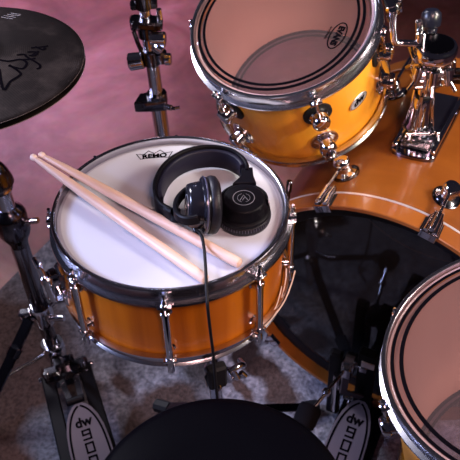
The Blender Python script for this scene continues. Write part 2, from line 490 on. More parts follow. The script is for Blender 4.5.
# ---------------------------------------------------------------- sticks
def stick(label, tip, zt, butt, zb, group='drumsticks on the snare'):
    p0 = MS @ Vector((*tip, zt)); p1 = MS @ Vector((*butt, zb))
    d = p0 - p1
    t = thing('drumstick', label, 'drumstick', frame(d, p1), group)
    L = d.length
    b = MB()
    b.lathe([(0, 0), (.0044, .0005), (.0072, .0025), (.0080, .006), (.0083, .02), (.0083, L * .62), (.0076, L * .74), (.0061, L * .87), (.0046, L - .022), (.0037, L - .0135), (.0038, L - .0125)], segs=20)
    s_ = b.build('shaft', HICKORY, t)
    tp = MB(); tp.lathe([(.0034, L - .0135), (.0048, L - .0110), (.0058, L - .0070), (.0052, L - .0030), (.0030, L - .0005), (0, L)], segs=18)
    tp.build('tip', plain('tip wood', (.80, .62, .52), .4), t)
stick('pale wooden drumstick nearest the front edge of the snare head', (-.2315, .1245), .1850, (.0525, -.1668), .1678)
stick('pale wooden drumstick behind the other, its butt beside the headphones', (-.2190, .1290), .1848, (.1025, -.1378), .1678)

# ---------------------------------------------------------------- headphones
HP = thing('headphones', 'black over-ear headphones with cable lying on the white snare head', 'headphones', MS @ T(.05, .02, .159))
Z0 = .159; OF = T(-.05, -.02, -.159)
def hp(mb, name, mat, parent=None, smooth=40):
    return mb.build(name, mat, parent or HP, smooth, OF)
arc = spline([(.0020, -.0440, .187), (-.0150, -.0240, .186), (-.0215, -.0010, .186), (-.0190, .0250, .186), (-.0105, .0530, .186), (.0070, .0790, .186), (.0340, .0970, .186), (.0660, .1020, .186),
              (.0960, .0930, .186), (.1160, .0740, .186), (.1235, .0500, .190), (.1220, .0300, .195)], 8)
hb = MB()
hb.tube(arc, .01, flat=lambda t: (.0032, .0135 + .0075 * min(1, max(0, math.sin(PI * min(1, max(0, (t - .06) / .88))) * 1.6))), up=(0, 0, 1))
band = hp(hb, 'headband', BLACK, smooth=60)
# lining on the inside of the arc
n_ = len(arc); inn = []
for i in range(int(n_ * .13), int(n_ * .90)):
    d = (arc[min(i + 1, n_ - 1)] - arc[i - 1]).normalized(); nrm = Vector((d.y, -d.x, 0)).normalized()
    inn.append(arc[i] + nrm * .0062 + Vector((0, 0, -.001)))
li = MB(); li.tube(inn, .01, flat=lambda t: (.0040, .0175 * min(1, .75 + 2 * min(t, 1 - t))), up=(0, 0, 1))
hp(li, 'headband_lining', PADIN, band, 60)
# right cup lying face up
RCX, RCY = .1135, -.0310
MR = T(RCX, RCY, Z0) @ RX(R(3)) @ Matrix.Scale(1.04, 4)
pad = MB(); pad.lathe([(.0200, .010), (.0210, .002), (.026, .0002), (.0350, .0004), (.0392, .004), (.0402, .009), (.0392, .014), (.0365, .0172), (.030, .018)], MR, 48, loop=False)
for k in range(64):
    pass
c1 = MB(); c1.lathe([(.0382, .0165), (.0392, .0185), (.0388, .0225), (.0362, .0245), (.0345, .0250), (.0338, .0300), (.0318, .0400), (.0304, .0430), (.0285, .0440), (.0, .0440)], MR, 56)
cup = hp(c1, 'ear_cup', BLACK)
hp(pad, 'ear_pad', LEATHER, cup, 60)
st_ = MB()
for k in range(60):
    a = 2 * PI * k / 60
    st_.tube([(.0394 * math.cos(a), .0394 * math.sin(a), .0150), (.0405 * math.cos(a), .0405 * math.sin(a), .0105)], .0004, 5, MR)
hp(st_, 'pad_stitching', plain('grey thread', (.10, .095, .13), .6), cup)
lg = MB()
lg.lathe([(.0160, .0440), (.0160, .0445), (.0152, .0445), (.0152, .0440)], MR, 48, loop=True)
lg.ribbon([(-.0058, -.0052), (0, .0060), (.0058, -.0052)], .0010, MR, .0440, .0002)
lg.ribbon([(-.0022, -.0052), (.0012, .0012)], .0008, MR, .0440, .0002)
lg.ribbon([(.0092 * math.cos(R(a)), .0092 * math.sin(R(a))) for a in range(105, 255, 12)], .0005, MR, .0440, .0002)
lg.ribbon([(.0092 * math.cos(R(a)), .0092 * math.sin(R(a))) for a in range(-75, 76, 12)], .0005, MR, .0440, .0002)
hp(lg, 'logo', SILVERINK, cup, 0)
fk = MB()
fk.tube([(RCX + .0352 * math.cos(R(a)), RCY + .0352 * math.sin(R(a)), Z0 + .0365) for a in range(-8, 189, 7)], .01, flat=(.0022, .0062), up=(0, 0, 1))
fk.prism([(.0985, .0010), (.1350, .0010), (.1320, .0200), (.1320, .0400), (.1145, .0400), (.1120, .0200)], .1870, .2060, I4, .0015)
yk = hp(fk, 'yoke', BLACK)
pv = MB()
for sg in (-1, 1):
    pv = MB(); pv.cyl((RCX + sg * .0372, RCY - .004, Z0 + .0365), (RCX + sg * .0388, RCY - .004, Z0 + .0365), .0032)
    hp(pv, 'pivot', SILVERINK, yk)
# left cup standing on its rim, outer face turned left
ML = frame((-.985, -.12, .13), (.0740, -.0450, Z0 + .0440), (0, 0, 1)) @ Matrix.Scale(1.06, 4)
c2 = MB(); c2.lathe([(.0300, .0150), (.0395, .0165), (.0405, .0190), (.0400, .0225), (.0372, .0245), (.0345, .0250), (.0335, .0300), (.0312, .0400), (.0298, .0430), (.0280, .0440), (0, .0440)], ML, 56)
cup2 = hp(c2, 'ear_cup', BLACK_GLOSS)
p2 = MB(); p2.lathe([(.0200, .010), (.0210, .002), (.026, .0002), (.0360, .0004), (.0408, .004), (.0418, .009), (.0408, .014), (.0375, .0162), (.030, .0165)], ML, 48)
hp(p2, 'ear_pad', LEATHER, cup2, 60)
pi_ = MB(); pi_.lathe([(.0215, .0085), (0, .0085)], ML, 40); hp(pi_, 'ear_pad_cloth', FELT, cup2)
rg = MB(); rg.lathe([(.0403, .0188), (.0410, .0198), (.0408, .0212), (.0400, .0215)], ML, 56); hp(rg, 'trim_ring', plain('dark grey trim', (.10, .10, .16), .25, .5), cup2)
g2 = MB(); g2.lathe([(.0160, .0440), (.0160, .0447), (.0148, .0447), (.0148, .0440)], ML, 48, loop=True); hp(g2, 'logo', SILVERINK, cup2)
f2 = MB()
cc = ML @ Vector((0, 0, .036))
pts = []
for a in range(-98, 99, 7):
    # half ring around the cup, open towards the pad, bulging to the left
    y = math.sin(R(a)); x = math.cos(R(a))
    pts.append(cc + Vector((-.0300 * x + .004, .0372 * y - .004 * x, .004 - .006 * x)))
f2.tube(pts, .01, flat=(.0034, .0080), up=(0, 0, 1))
f2.tube(spline([(cc.x - .026, cc.y - .004, .195), (.0100, -.0520, .192), (.0040, -.0470, .189), (-.0040, -.0380, .187)], 5), .01, flat=(.0055, .0120), up=(0, 0, 1))
yk2 = hp(f2, 'yoke', BLACK)
cb = MB()
top = MS @ Vector((.0528, -.2130, .150))
path = [MS @ Vector(p) for p in [(.0400, -.0690, .1760), (.0440, -.0820, .1835), (.0485, -.0945, .1832), (.0508, -.1120, .1790), (.0518, -.1400, .1785), (.0522, -.1640, .1800), (.0522, -.1800, .1765),
                                 (.0522, -.1900, .1738), (.0525, -.2000, .1690), (.0528, -.2100, .1560)]]
path += [Vector((top.x + dx, top.y + dy, z)) for dx, dy, z in [(.0005, -.002, .60), (.001, -.003, .55), (0, -.004, .48), (-.001, -.006, .40), (-.004, -.006, .30), (-.006, -.004, .20), (-.008, .0, .08), (-.006, .01, .02),
                                                              (.01, .04, .004), (.05, .05, .003)]]
inv = (MS @ T(.05, .02, .159)).inverted()
path = [inv @ p for p in path]
cb.tube(spline(path, 7), .0024, 10)
cable = cb.build('cable', RUBBER, HP)
bt = MB(); bt.cyl((.0360, -.0600, .1765), (.0445, -.0850, .1650), .0040, .0030, 12, .0008)
hp(bt, 'cable_plug', BLACK_GLOSS, cable)

# ---------------------------------------------------------------- snare stand
CX, CY = -.050, .845
ss = thing('snare_stand', 'chrome snare stand with rubber basket grips under the amber snare', 'stand', T(CX, CY, 0))
def at(p): return (p[0] - CX, p[1] - CY, p[2])
MB().cyl((0, 0, .02), (0, 0, .40), .0125, segs=18).build('tube', CHROME, ss)
cl = MB(); cl.cyl((0, 0, .20), (0, 0, .26), .018, segs=18, bevel=.003); cl.box((.03, .02, .03), T(.022, 0, .23), .003); cl.cyl((.03, 0, .23), (.06, -.01, .235), .004)
cl.build('height_clamp', CHROME, ss)
cl = MB(); cl.cyl((0, 0, .09), (0, 0, .12), .018, segs=18, bevel=.003); cl.build('leg_collar', CHROME, ss)
bk = MB(); bk.cyl((0, 0, .385), (0, 0, .43), .022, segs=20, bevel=.004); bk.cyl((-.03, 0, .415), (.03, 0, .415), .011, segs=14)
bk.build('basket_tilter', CHROME, ss)
for k, a in enumerate((-72, 46, 166)):
    g0 = MS @ (radial(a, .199, -.004) @ Vector((0, 0, 0))); g1 = MS @ (radial(a, .199, -.040) @ Vector((0, 0, 0)))
    mid = Vector((CX, CY, .43)).lerp(g1, .55); mid.z = .432
    ar = MB(); ar.tube([at(q) for q in spline([Vector((CX, CY, .425)), mid, g1 + Vector((0, 0, -.012)), g1], 6)], .0055, 10)
    ao = ar.build('basket_arm', CHROME, ss)
    gr = MB(); Mg = MS @ radial(a, .196, -.020)
    gr.box((.030, .046, .018), T(-CX, -CY, 0) @ Mg @ T(0, -.0035, 0), .004); gr.box((.030, .012, .030), T(-CX, -CY, 0) @ Mg @ T(0, -.024, -.006), .004)
    gr.build('rubber_grip', RUBBER, ao)
fn = MB()
for j in range(3):
    fn.cyl(at(MS @ Vector((.075 + .012 * j, -.172 + .004 * j, -.030 - .010 * j))), at(MS @ Vector((.082 + .012 * j, -.172 + .004 * j, -.060))), .0045, segs=12)
fn.tube([at(q) for q in spline([MS @ Vector((.080, -.178, -.028)), MS @ Vector((.098, -.165, -.030)), MS @ Vector((.104, -.150, -.050)), MS @ Vector((.10, -.12, -.075))], 5)], .005, 10)
fn.cyl(at(MS @ Vector((.070, -.165, -.066))), at(MS @ Vector((.104, -.158, -.066))), .004)
fn.build('basket_bolt', CHROME, ss)
for (fx, fy) in ((.150, .890), (-.178, .918), (-.02, .64)):
    le = MB(); hub = Vector((CX, CY, .115)); ft = Vector((fx, fy, .016)); d = (ft - hub); d.z = 0; d.normalize()
    le.tube([at(hub + d * .016), at(hub + d * .05 + Vector((0, 0, -.03))), at(ft)], .01, flat=(.010, .003), up=(0, 0, 1))
    lo = le.build('leg', DARKMETAL, ss)  # chrome legs darkened for the shade under the snare
    rf = MB(); rf.tube([at(ft - d * .022 + Vector((0, 0, .006))), at(ft + d * .012 + Vector((0, 0, -.002)))], .01, flat=(.013, .013), up=(0, 0, 1)); rf.build('rubber_foot', RUBBER, lo)

# ---------------------------------------------------------------- toms
def turret(mb, gasket, M, r=.0128, h=.024, fl=1.36):
    """round turret lug, local z outward"""
    gasket.lathe([(0, -.002), (r * 1.62, -.002), (r * 1.62, .0020), (r * 1.45, .0032), (0, .0032)], M, 28)
    mb.lathe([(0, .0028), (r * fl, .0028), (r * fl, .0050), (r * min(1.12, fl), .0070), (r * .92, .0090), (r * .88, h * .55), (r * 1.0, h * .62), (r * 1.0, h * .86), (r * .82, h), (r * .40, h + .0008), (0, h + .0012)], M, 28)
    mb.cyl((0, -r * 1.0, h * .72), (0, r * 1.25, h * .72), r * .36, segs=12, M=M)

def tom_drum(root, r, H, lugs, zl, rings, reso_ring, shift=(0, 0)):
    rs = r - .0055
    MB().lathe([(rs, .014), (rs, H - .014)], segs=96).build('shell', AMBER, root)
    sh = [c for c in root.children if c.name.startswith('shell')][-1]
    MB().lathe([(rs - .006, H - .014), (rs - .006, .014)], segs=96).build('shell_inside', MAPLE, sh)
    MB().lathe(hoop_profile(r + .0025, H - .001), segs=112, loop=True).build('top_hoop', HOOPCHROME, root)
    MB().lathe(hoop_profile(r + .0025, .001, -1), segs=112, loop=True).build('bottom_hoop', HOOPCHROME, root)
    hd = MB().lathe([(r - .0075, H - .0078), (r * .5, H - .0076), (0, H - .0076)], segs=96).build('batter_head', CLEARFILM, root, 60)
    MB().lathe([(r - .0022, H - .018), (r - .0024, H - .0100), (r - .0040, H - .0082), (r - .0075, H - .0078)], segs=96).build('head_collar', COLLARFILM, hd, 60)
    for (a, b) in rings:
        MB().lathe([(a, H - .0077), (b, H - .0077), (b, H - .0070), (a, H - .0070)], T(shift[0], shift[1], 0), 96, True).build('printed_ring', INK, hd, 0)
    rh = MB().lathe([(r - .0035, .018), (r - .0075, .0120), (r * .5, .0118), (0, .0118)], segs=96).build('resonant_head', RESOFILM, root, 60)
    for (q0, q1, mm) in zip(reso_ring, reso_ring[1:], (RIMDARK, RIMGREY, RIMDARK)):
        MB().lathe([(q0, .0122), (q1, .0122), (q1, .0130), (q0, .0130)], segs=96, loop=True).build('head_rim', mm, rh, 0)
    for a in lugs:
        for top in (1, 0):
            z = zl[0] if top else zl[1]
            M = radial(a, rs, z)
            if not top: M = M @ RZ(PI)
            lb, gk = MB(), MB(); turret(lb, gk, M, .0158, .028, 1.06 if top else 1.36)
            l_ = lb.build('lug', CHROME, root); gk.build('gasket', RUBBER if top else CHROME, l_)
            rd = MB(); R0 = radial(a, 0, 0); rr = r + .0125
            if top:
                rd.cyl((0, z, rr), (0, H - .020, rr), .0029, segs=10, M=R0)
                rd.lathe([(0, 0), (.0064, 0), (.0064, .0022), (.0044, .0034), (.0036, .0044), (.0036, .0110), (0, .0118)], R0 @ T(0, H - .0245, rr) @ RX(-PI / 2), 14)
            else:
                rd.cyl((0, z, rr), (0, .020, rr), .0029, segs=10, M=R0)
                rd.lathe([(0, 0), (.0064, 0), (.0064, .0022), (.0044, .0034), (.0036, .0044), (.0036, .0110), (0, .0118)], R0 @ T(0, .0245, rr) @ RX(PI / 2), 14)
            rd.build('tension_rod', CHROME, l_)
            er = MB(); hoop_ear(er, a, r + .0025, (H - .0265) if top else .0265, 1); er.build('hoop_ear', CHROME, root)
    return hd

RIMDARK = plain('dark head rim', (.010, .008, .016), .5, spec=.15); RIMGREY = plain('grey head rim', (.075, .055, .085), .5)
TN = Vector((-.2175, -.2876, .9327)); TH = .225
MT = frame(TN, Vector((.1128, 1.1721, .7957)) - TN * TH)
tom = thing('rack_tom', 'amber rack tom with clear head mounted above the bass drum', 'tom drum', MT)
TL = [-78 + 60 * k for k in range(6)]
th = tom_drum(tom, .158, TH, TL, (TH - .082, .060), [(.1410, .1460), (.1320, .1366)], (.1310, .1355, .1400, .1464), (-.0045, .0045))
# maker's oval mark
ME = Matrix.Identity(4)
dx = Vector((-.54, -.84, 0)).normalized(); uy = Vector((.84, -.54, 0)).normalized()
for i in range(3): ME[i][0], ME[i][1], ME[i][2] = dx[i], uy[i], (0, 0, 1)[i]
ME = T(.0868, -.0565, TH - .0074) @ ME
ev = MB(); ev.ribbon(ellipse(.0270, .0125, 44), .0021, ME, 0, .0003, True); ev.build('oval_logo', INK, th, 0)
text('brand_print', 'EVANS', .0140, ME @ T(0, 0, .0002), INK, th, .0002, 0, .95, .0009)
text('small_print', 'drumheads', .0060, ME @ T(-.001, -.0170, .0002), INK, th, .0002)
# shell badge
MBd = radial(-48.4, .1525, .108) @ RZ(R(2))
bd = MB(); bd.prism(ellipse(.0215, .0135, 36), 0, .0022, MBd, .0006); bo = bd.build('badge', BADGE, tom)
MBt = MBd @ T(0, 0, .0024) @ RZ(R(0))
text('badge_letters', 'dw', .0210, MBt @ T(0, .001, 0), INK, bo, .0003, .1, 1.0, .0010)
be = MB(); be.ribbon(ellipse(.0203, .0123, 36), .0010, MBd, .0022, .0003, True); be.build('badge_border', INK, bo, 0)
# suspension mount towards the holder
mt = MB()
mt.lathe([(.1660, TH - .075), (.1685, TH - .075), (.1685, TH - .048), (.1660, TH - .048)], I4, 24, True, R(-20), R(44))
for a in (-18, 42):
    Mx = radial(a, .1715, TH - .052); mt.box((.022, .052, .004), Mx, .001)
    mt.cyl((0, -.030, .004), (0, -.012, .004), .009, segs=18, bevel=.002, M=Mx)
mo = mt.build('suspension_mount', CHROME, tom)
ck = MB(); Mx = radial(6, .171, TH - .050)
ck.box((.050, .040, .018), Mx @ T(0, .004, .009), .004); ck.box((.034, .028, .014), Mx @ T(0, .006, .024), .003)
ck.cyl((-.028, .010, .016), (.028, .010, .016), .008, segs=16, bevel=.002, M=Mx)
ck.cyl((.020, .018, .028), (.046, .030, .034), .004, M=Mx); ck.box((.024, .010, .005), Mx @ T(.046, .032, .036), .002)
ck.cyl((-.010, .020, .028), (-.016, .036, .042), .004, M=Mx)
ck.build('mount_clamp', CHROME, mo)

# ---------------------------------------------------------------- floor tom
FN = Vector((-.1884, .0655, .9799)); FH = .335
MF = frame(FN, Vector((.4129, .6089, .5786)) - FN * FH)
ft_ = thing('floor_tom', 'amber floor tom with clear double-ringed head beside the throne', 'tom drum', MF)
tom_drum(ft_, .209, FH, [140 + 45 * k for k in range(8)], (FH - .078, .070), [(.1958, .2006), (.1822, .1882)], (.1800, .1855, .1905, .1974))
for a in (88, -32, -108):
    base = MF @ (radial(a, .222, .10) @ Vector((0, 0, 0))); topp = MF @ (radial(a, .222, .24) @ Vector((0, 0, 0)))
    inv = MF.inverted(); le = MB()
    d = (topp - base).normalized(); k = (base.z - .02) / d.z; foot = base - d * k
    le.tube([inv @ topp, inv @ base, inv @ (foot + Vector((0, 0, .004)))], .0055, 12)
    lo = le.build('leg', CHROME, ft_)
    rf = MB(); rf.cyl(inv @ (foot + d * .03), inv @ (foot - d * .012), .011, .013, 14, .002); rf.build('rubber_foot', RUBBER, lo)
    br = MB(); br.box((.04, .05, .026), radial(a, .213, .17), .004); br.cyl((0, 0, .012), (0, 0, .035), .007, M=radial(a, .213, .17)); br.build('leg_bracket', CHROME, ft_)

# ---------------------------------------------------------------- bass drum
AX = Vector((.5166, .8562, 0)); LAT = Vector((.8562, -.5166, 0)); BC = Vector((.2603, .8981, .292))
# local frame: z along the drum axis (away from the player), y up, x towards the player's left
MBs = Matrix.Identity(4)
bx = Vector((0, 0, 1)).cross(AX)
for i in range(3): MBs[i][0], MBs[i][1], MBs[i][2] = bx[i], (0, 0, 1)[i], AX[i]
for i in range(3): MBs[i][3] = (BC.x, BC.y, .292)[i]
bass = thing('bass_drum', 'large amber bass drum with dark batter head and wooden hoop', 'bass drum', MBs)
BL = .46
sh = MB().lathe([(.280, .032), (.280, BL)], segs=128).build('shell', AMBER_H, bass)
MB().lathe([(.274, BL), (.274, .030)], segs=96).build('shell_inside', plain('unlit inside', (.05, .032, .025), .6), sh)  # dark colour stands for the unlit inside of the drum
def bhoop(z0, z1): return [(.2785, z0 + .001), (.2795, z0), (.2862, z0), (.2875, z0 + .0015), (.2875, z1 - .0015), (.2862, z1), (.2795, z1), (.2785, z1 - .001)]
h1 = MB().lathe(bhoop(0, .0375), segs=128, loop=True).build('batter_hoop', HOOPWOOD, bass)
MB().lathe([(.2872, .0340), (.2882, .0340), (.2882, .0385), (.2872, .0385)], segs=128, loop=True).build('hoop_inlay', plain('silver inlay', (.72, .70, .76), .34, .7), h1)
MB().lathe(bhoop(BL - .005, BL + .033), segs=128, loop=True).build('front_hoop', HOOPWOOD, bass)
bh = MB().lathe([(.2785, .0300), (.2770, .0262), (.2740, .0250), (.2600, .0245), (.15, .0242), (0, .0242)], segs=128).build('batter_head', SMOKEFILM, bass, 60)
MB().lathe([(.2782, .0285), (.2765, .0255), (.2735, .0243), (.2470, .0237), (.2455, .0240)], segs=128).build('damping_ring', plain('black damping ring', (.006, .006, .008), .55, spec=.2), bh, 60)
MB().lathe([(.2785, BL + .010), (0, BL + .010)], segs=96).build('front_head', BLACK, bass, 60)
def bass_ang(a, r, z):
    # a measured from straight up, positive to the right
    q = R(a); n = Vector((-math.sin(q), math.cos(q), 0)); zz = Vector((0, 0, -1)); x = zz.cross(n)
    M = Matrix.Identity(4)
    for i in range(3): M[i][0], M[i][1], M[i][2] = x[i], zz[i], n[i]
    M[0][3], M[1][3], M[2][3] = n.x * r, n.y * r, z
    return M     # x around, y towards the player, z outwards
BANG = [-22.8 + 36.5 * 1 + 36 * k for k in range(9)]
BANG = [-23.5, 14.5] + [14.5 + 35.75 * k for k in range(1, 9)]
for a in BANG:
    lb, gk = MB(), MB(); turret(lb, gk, bass_ang(a, .280, .100), .0155, .032)
    l_ = lb.build('lug', CHROME, bass); gk.build('gasket', DARKMETAL, l_)
    M = bass_ang(a, .2875, 0)
    rd = MB(); rd.cyl((0, -.094, .0135), (0, -.004, .0155), .0031, segs=10, M=M); rd.build('tension_rod', CHROME, l_)
    cw = MB()
    cw.prism([(-.0085, -.0460), (.0085, -.0460), (.0135, -.030), (.0150, .0040), (-.0150, .0040), (-.0135, -.030)], .0008, .0050, M, .0008)
    for sx in (-.0068, .0068): cw.tube([(sx * .7, -.0440, .0060), (sx, -.020, .0080), (sx * 1.2, .0035, .0065)], .0044, 10, M)
    cw.box((.030, .0045, .0150), M @ T(0, .0030, -.0035), .001); cw.box((.030, .010, .0030), M @ T(0, .0, -.0105), .0008)
    cw.cyl((0, -.036, .0150), (0, .006, .0160), .0052, segs=14, bevel=.001, M=M)
    co = cw.build('claw_hook', CHROME, bass)
    gs = MB(); gs.prism([(-.0165, -.030), (.0165, -.030), (.0175, .002), (-.0175, .002)], .0002, .0012, M); gs.build('claw_pad', RUBBER, co)
    lb, gk = MB(), MB(); turret(lb, gk, bass_ang(a, .280, BL - .095) @ RZ(PI), .0140, .030)
    l_ = lb.build('lug', CHROME, bass); gk.build('gasket', DARKMETAL, l_)
    M2 = bass_ang(a, .2875, BL + .028) @ RZ(PI)
    cw = MB(); cw.prism([(-.0085, -.0460), (.0085, -.0460), (.0150, .0040), (-.0150, .0040)], .0008, .0050, M2, .0008); cw.cyl((0, -.10, .0135), (0, .006, .0160), .0040, segs=12, M=M2); cw.box((.030, .0045, .0150), M2 @ T(0, .0030, -.0035), .001)
    cw.build('claw_hook', CHROME, bass)
# mounting plate on top of the shell
MP = bass_ang(-3.2, .2805, .255)          # x around (to the player's ... ), y to the player, z out
def plate_outline(w, y0, y1, rr=.6):
    pts = [(w, y0), (w, y1 - .012)]
    for k in range(1, 8):
        a = PI * k / 8; pts.append((w * math.cos(a), y1 - .012 + .014 * math.sin(a)))
    pts += [(-w, y1 - .012), (-w, y0)]
    return pts
pl = MB()
pl.prism(plate_outline(.0400, -.105, .094), -.006, .0075, MP, .002)
po = pl.build('mounting_plate', plain('blue-black chrome', (.20, .19, .25), .12, 1.), bass)
for sx in (-1, 1):
    rl = MB(); rl.box((.009, .185, .012), MP @ T(sx * .0345, -.010, .0115), .002); rl.build('plate_rail', CHROME, po)
tk = MB(); tk.box((.058, .165, .0030), MP @ T(0, -.022, .0078), .0008); tk.build('plate_track', plain('brushed blue-black metal', (.17, .17, .25), .34, 1.), po)
sl = MB(); sl.box((.052, .010, .0050), MP @ T(0, .052, .0100), .001); sl.box((.052, .018, .006), MP @ T(0, .067, .0100), .002); sl.build('plate_stop', CHROME_SOFT, po)

# ---------------------------------------------------------------- tom holder
PX, PY = .357, 1.108
hold = thing('tom_holder', 'chrome tom holder post with angled arm standing on the bass drum plate', 'tom holder', T(PX, PY, .585))
def hat_(p): return (p[0] - PX, p[1] - PY, p[2] - .585)
ps = MB(); ps.cyl((0, 0, .010), (0, 0, .165), .0120, segs=24); ps.build('post', CHROME, hold)
ftm = MB(); 
ftm.lathe([(0, .0), (.0235, .0), (.0235, .006), (.0190, .016), (.0165, .050), (.0150, .075), (.0128, .078), (0, .078)], I4, 28)
for q in (60, 150, 240, 330):
    a = R(q); ftm.tube(spline([(.030 * math.cos(a), .030 * math.sin(a), .002), (.024 * math.cos(a), .024 * math.sin(a), .014), (.019 * math.cos(a), .019 * math.sin(a), .050), (.0165 * math.cos(a), .0165 * math.sin(a), .085)], 5), .0032, 8)
ftm.cyl((-.030, -.026, .014), (.020, -.030, .012), .0035, segs=12, bevel=.001)
ftm.cyl((-.026, -.028, .004), (-.026, -.028, .016), .0055, segs=12, bevel=.001); ftm.cyl((.026, -.028, .004), (.026, -.028, .016), .0055, segs=12, bevel=.001)
ftm.build('post_foot', CHROME, hold)
bl = MB(); bl.cyl((0, 0, .072), (0, 0, .080), .0150, segs=20); bl.build('post_seam', RUBBER, hold)
col = MB(); col.box((.046, .038, .042), T(0, 0, .120), .006); col.cyl((0, -.024, .106), (0, -.024, .132), .007, segs=12, bevel=.001)
for j in range(3): col.box((.048, .040, .003), T(0, 0, .108 + j * .012), .001)
col.cyl((.020, 0, .118), (.048, -.004, .118), .006, segs=12, bevel=.001)
co = col.build('height_clamp', CHROME, hold)
wk = MB(); wk.box((.026, .010, .030), T(.056, -.006, .116) @ RY(R(12)), .003); wk.cyl((.040, -.004, .118), (.056, -.004, .118), .009, segs=14, bevel=.002); wk.build('wing_knob', DARKMETAL, co)
dk = MB(); dk.lathe([(0, .150), (.024, .150), (.034, .158), (.0365, .166), (.0365, .178), (.0345, .182), (.030, .1835), (0, .1835)], T(.006, -.004, 0), 44)
do = dk.build('ball_clamp', CHROME, hold)
cp = MB(); cp.lathe([(.0300, .1830), (.0295, .1850), (.010, .1862), (0, .1862)], T(.006, -.004, 0), 40); cpo = cp.build('clamp_cap', DARKMETAL, do)
for q in (-150, -100, -50, 0, 130):
    a = R(q); b_ = MB()
    c = Vector((.006 + .030 * math.cos(a), -.004 + .030 * math.sin(a), 0)); d = Vector((math.cos(a), math.sin(a), 0))
    b_.cyl(c + Vector((0, 0, .150)), c + d * .006 + Vector((0, 0, .118)), .0085, .0070, 14, .002)
    b_.cyl(c + d * .004 + Vector((0, 0, .130)), c + d * .022 + Vector((0, 0, .112)), .0035, .0035, 10, .0008)
    b_.build('clamp_bolt', CHROME, do)
ar = MB(); ar.tube([hat_(p) for p in spline([(.2830, 1.1010, .838), (.2880, 1.1045, .802), (.2915, 1.1075, .781), (.2955, 1.110, .7725), (.3040, 1.1110, .770), (.3180, 1.1085, .770), (.340, 1.103, .770)], 6)], .0060, 14)
ar.build('tom_arm', CHROME, hold)
kb = MB(); kb.lathe([(0, 0), (.010, 0), (.012, .008), (.012, .030), (.009, .036), (0, .037)], T(.008, .042, .175) @ RX(R(-14)), 24); kb.cyl((.004, .030, .172), (.008, .042, .180), .007)
kb.lathe([(0, 0), (.012, 0), (.0165, .004), (.0175, .012), (.0165, .024), (.011, .030), (0, .031)], T(.008, .046, .184) @ RX(R(-14)), 28); kb.build('wing_knob', plain('blue-black knob', (.008, .009, .018), .3), hold)
up_ = MB(); up_.box((.012, .010, .050), T(-.020, .012, .196) @ RY(R(-8)), .003); up_.cyl((-.020, .0, .175), (-.020, .0, .205), .009, segs=14, bevel=.002); up_.cyl((-.024, -.02, .165), (-.024, .02, .165), .010, segs=14, bevel=.002); up_.build('arm_clamp', CHROME, hold)

# ---------------------------------------------------------------- throne
TX, TY, TZ = -.0426, .429, .546
thr = thing('drum_throne', 'round black padded drum throne at the bottom of the photo', 'stool', T(TX, TY, 0))
MB().lathe([(0, TZ - .082), (.150, TZ - .082), (.168, TZ - .074), (.1745, TZ - .055), (.1760, TZ - .025), (.1745, TZ - .012), (.1690, TZ - .004), (.158, TZ + .0005), (.10, TZ + .003), (0, TZ + .002)], segs=96).build('seat', VINYL, thr, 60)
MB().lathe([(.1752, TZ - .066), (.1778, TZ - .063), (.1752, TZ - .060)], segs=96).build('seat_piping', RUBBER, [c for c in thr.children][0])
MB().cyl((0, 0, .05), (0, 0, TZ - .08), .014, segs=18).build('post', CHROME, thr)
hb_ = MB(); hb_.cyl((0, 0, TZ - .12), (0, 0, TZ - .08), .03, .06, 24); hb_.cyl((0, 0, .24), (0, 0, .29), .022, segs=18, bevel=.003); hb_.build('seat_clamp', CHROME, thr)
for a in (-90, 30, 150):
    d = Vector((math.cos(R(a)), math.sin(R(a)), 0)); le = MB(); le.tube([d * .018 + Vector((0, 0, .25)), d * .14 + Vector((0, 0, .10)), d * .235 + Vector((0, 0, .014))], .009, 12)
    lo = le.build('leg', CHROME, thr); rf = MB(); rf.cyl(d * .215 + Vector((0, 0, .026)), d * .247 + Vector((0, 0, .009)), .013, segs=14, bevel=.003); rf.build('rubber_foot', RUBBER, lo)

# ---------------------------------------------------------------- hi-hat
def HX(z): return -.4047 - (.6233 - z) * .0182
HY = 1.05
hs = thing('hi_hat_stand', 'dark chrome hi-hat stand with pedal reading dw 9000, left of the snare', 'hi-hat stand', T(HX(0), HY, 0))
def hp_(x, y, z): return (x - HX(0), y - HY, z)
def ax_(z, dx=0, dy=0): return (HX(z) - HX(0) + dx, dy, z)
def axis_lathe(mb, prof, segs=28):
    z0 = prof[0][1]; F = frame(Vector(ax_(.8)) - Vector(ax_(0)), ax_(z0)); mb.lathe([(r, z - z0) for r, z in prof], F, segs)
m = MB(); axis_lathe(m, [(0, .05), (.0155, .05), (.0155, .185), (.0180, .188), (.0180, .440), (0, .440)]); m.build('lower_tube', DIMCHROME, hs)
m = MB(); axis_lathe(m, [(0, .44), (.0165, .44), (.0165, .572), (0, .572)]); m.build('upper_tube', CHROME, hs)
m = MB(); axis_lathe(m, [(0, .420), (.0185, .420), (.0200, .432), (.0270, .446), (.0310, .458), (.0315, .500), (.0285, .508), (.0220, .514), (.0175, .520), (0, .520)]); ho = m.build('height_clamp', DARKMETAL, hs)
m = MB(); p = Vector(ax_(.487, .028, -.010)); m.cyl(p, p + Vector((.028, -.008, .010)), .0050, .0044, 14, .001)
for j in range(3): q = p + Vector((.008, -.0023, .0029)) * (1 + .9 * j); m.cyl(q, q + Vector((.004, -.001, .0014)), .0062, segs=12)
m.build('clamp_screw', CHROME, ho)
m = MB(); axis_lathe(m, [(0, .576), (.0245, .576), (.0275, .580), (.0265, .590), (.0220, .606), (.0170, .618), (.0100, .627), (0, .628)]); m.build('clutch_cap', DARKMETAL, hs)
m = MB(); axis_lathe(m, [(0, .562), (.0200, .562), (.0220, .566), (.0200, .570), (.0220, .574), (.0240, .5765), (0, .5765)]); m.build('cap_ring', CHROME, hs)
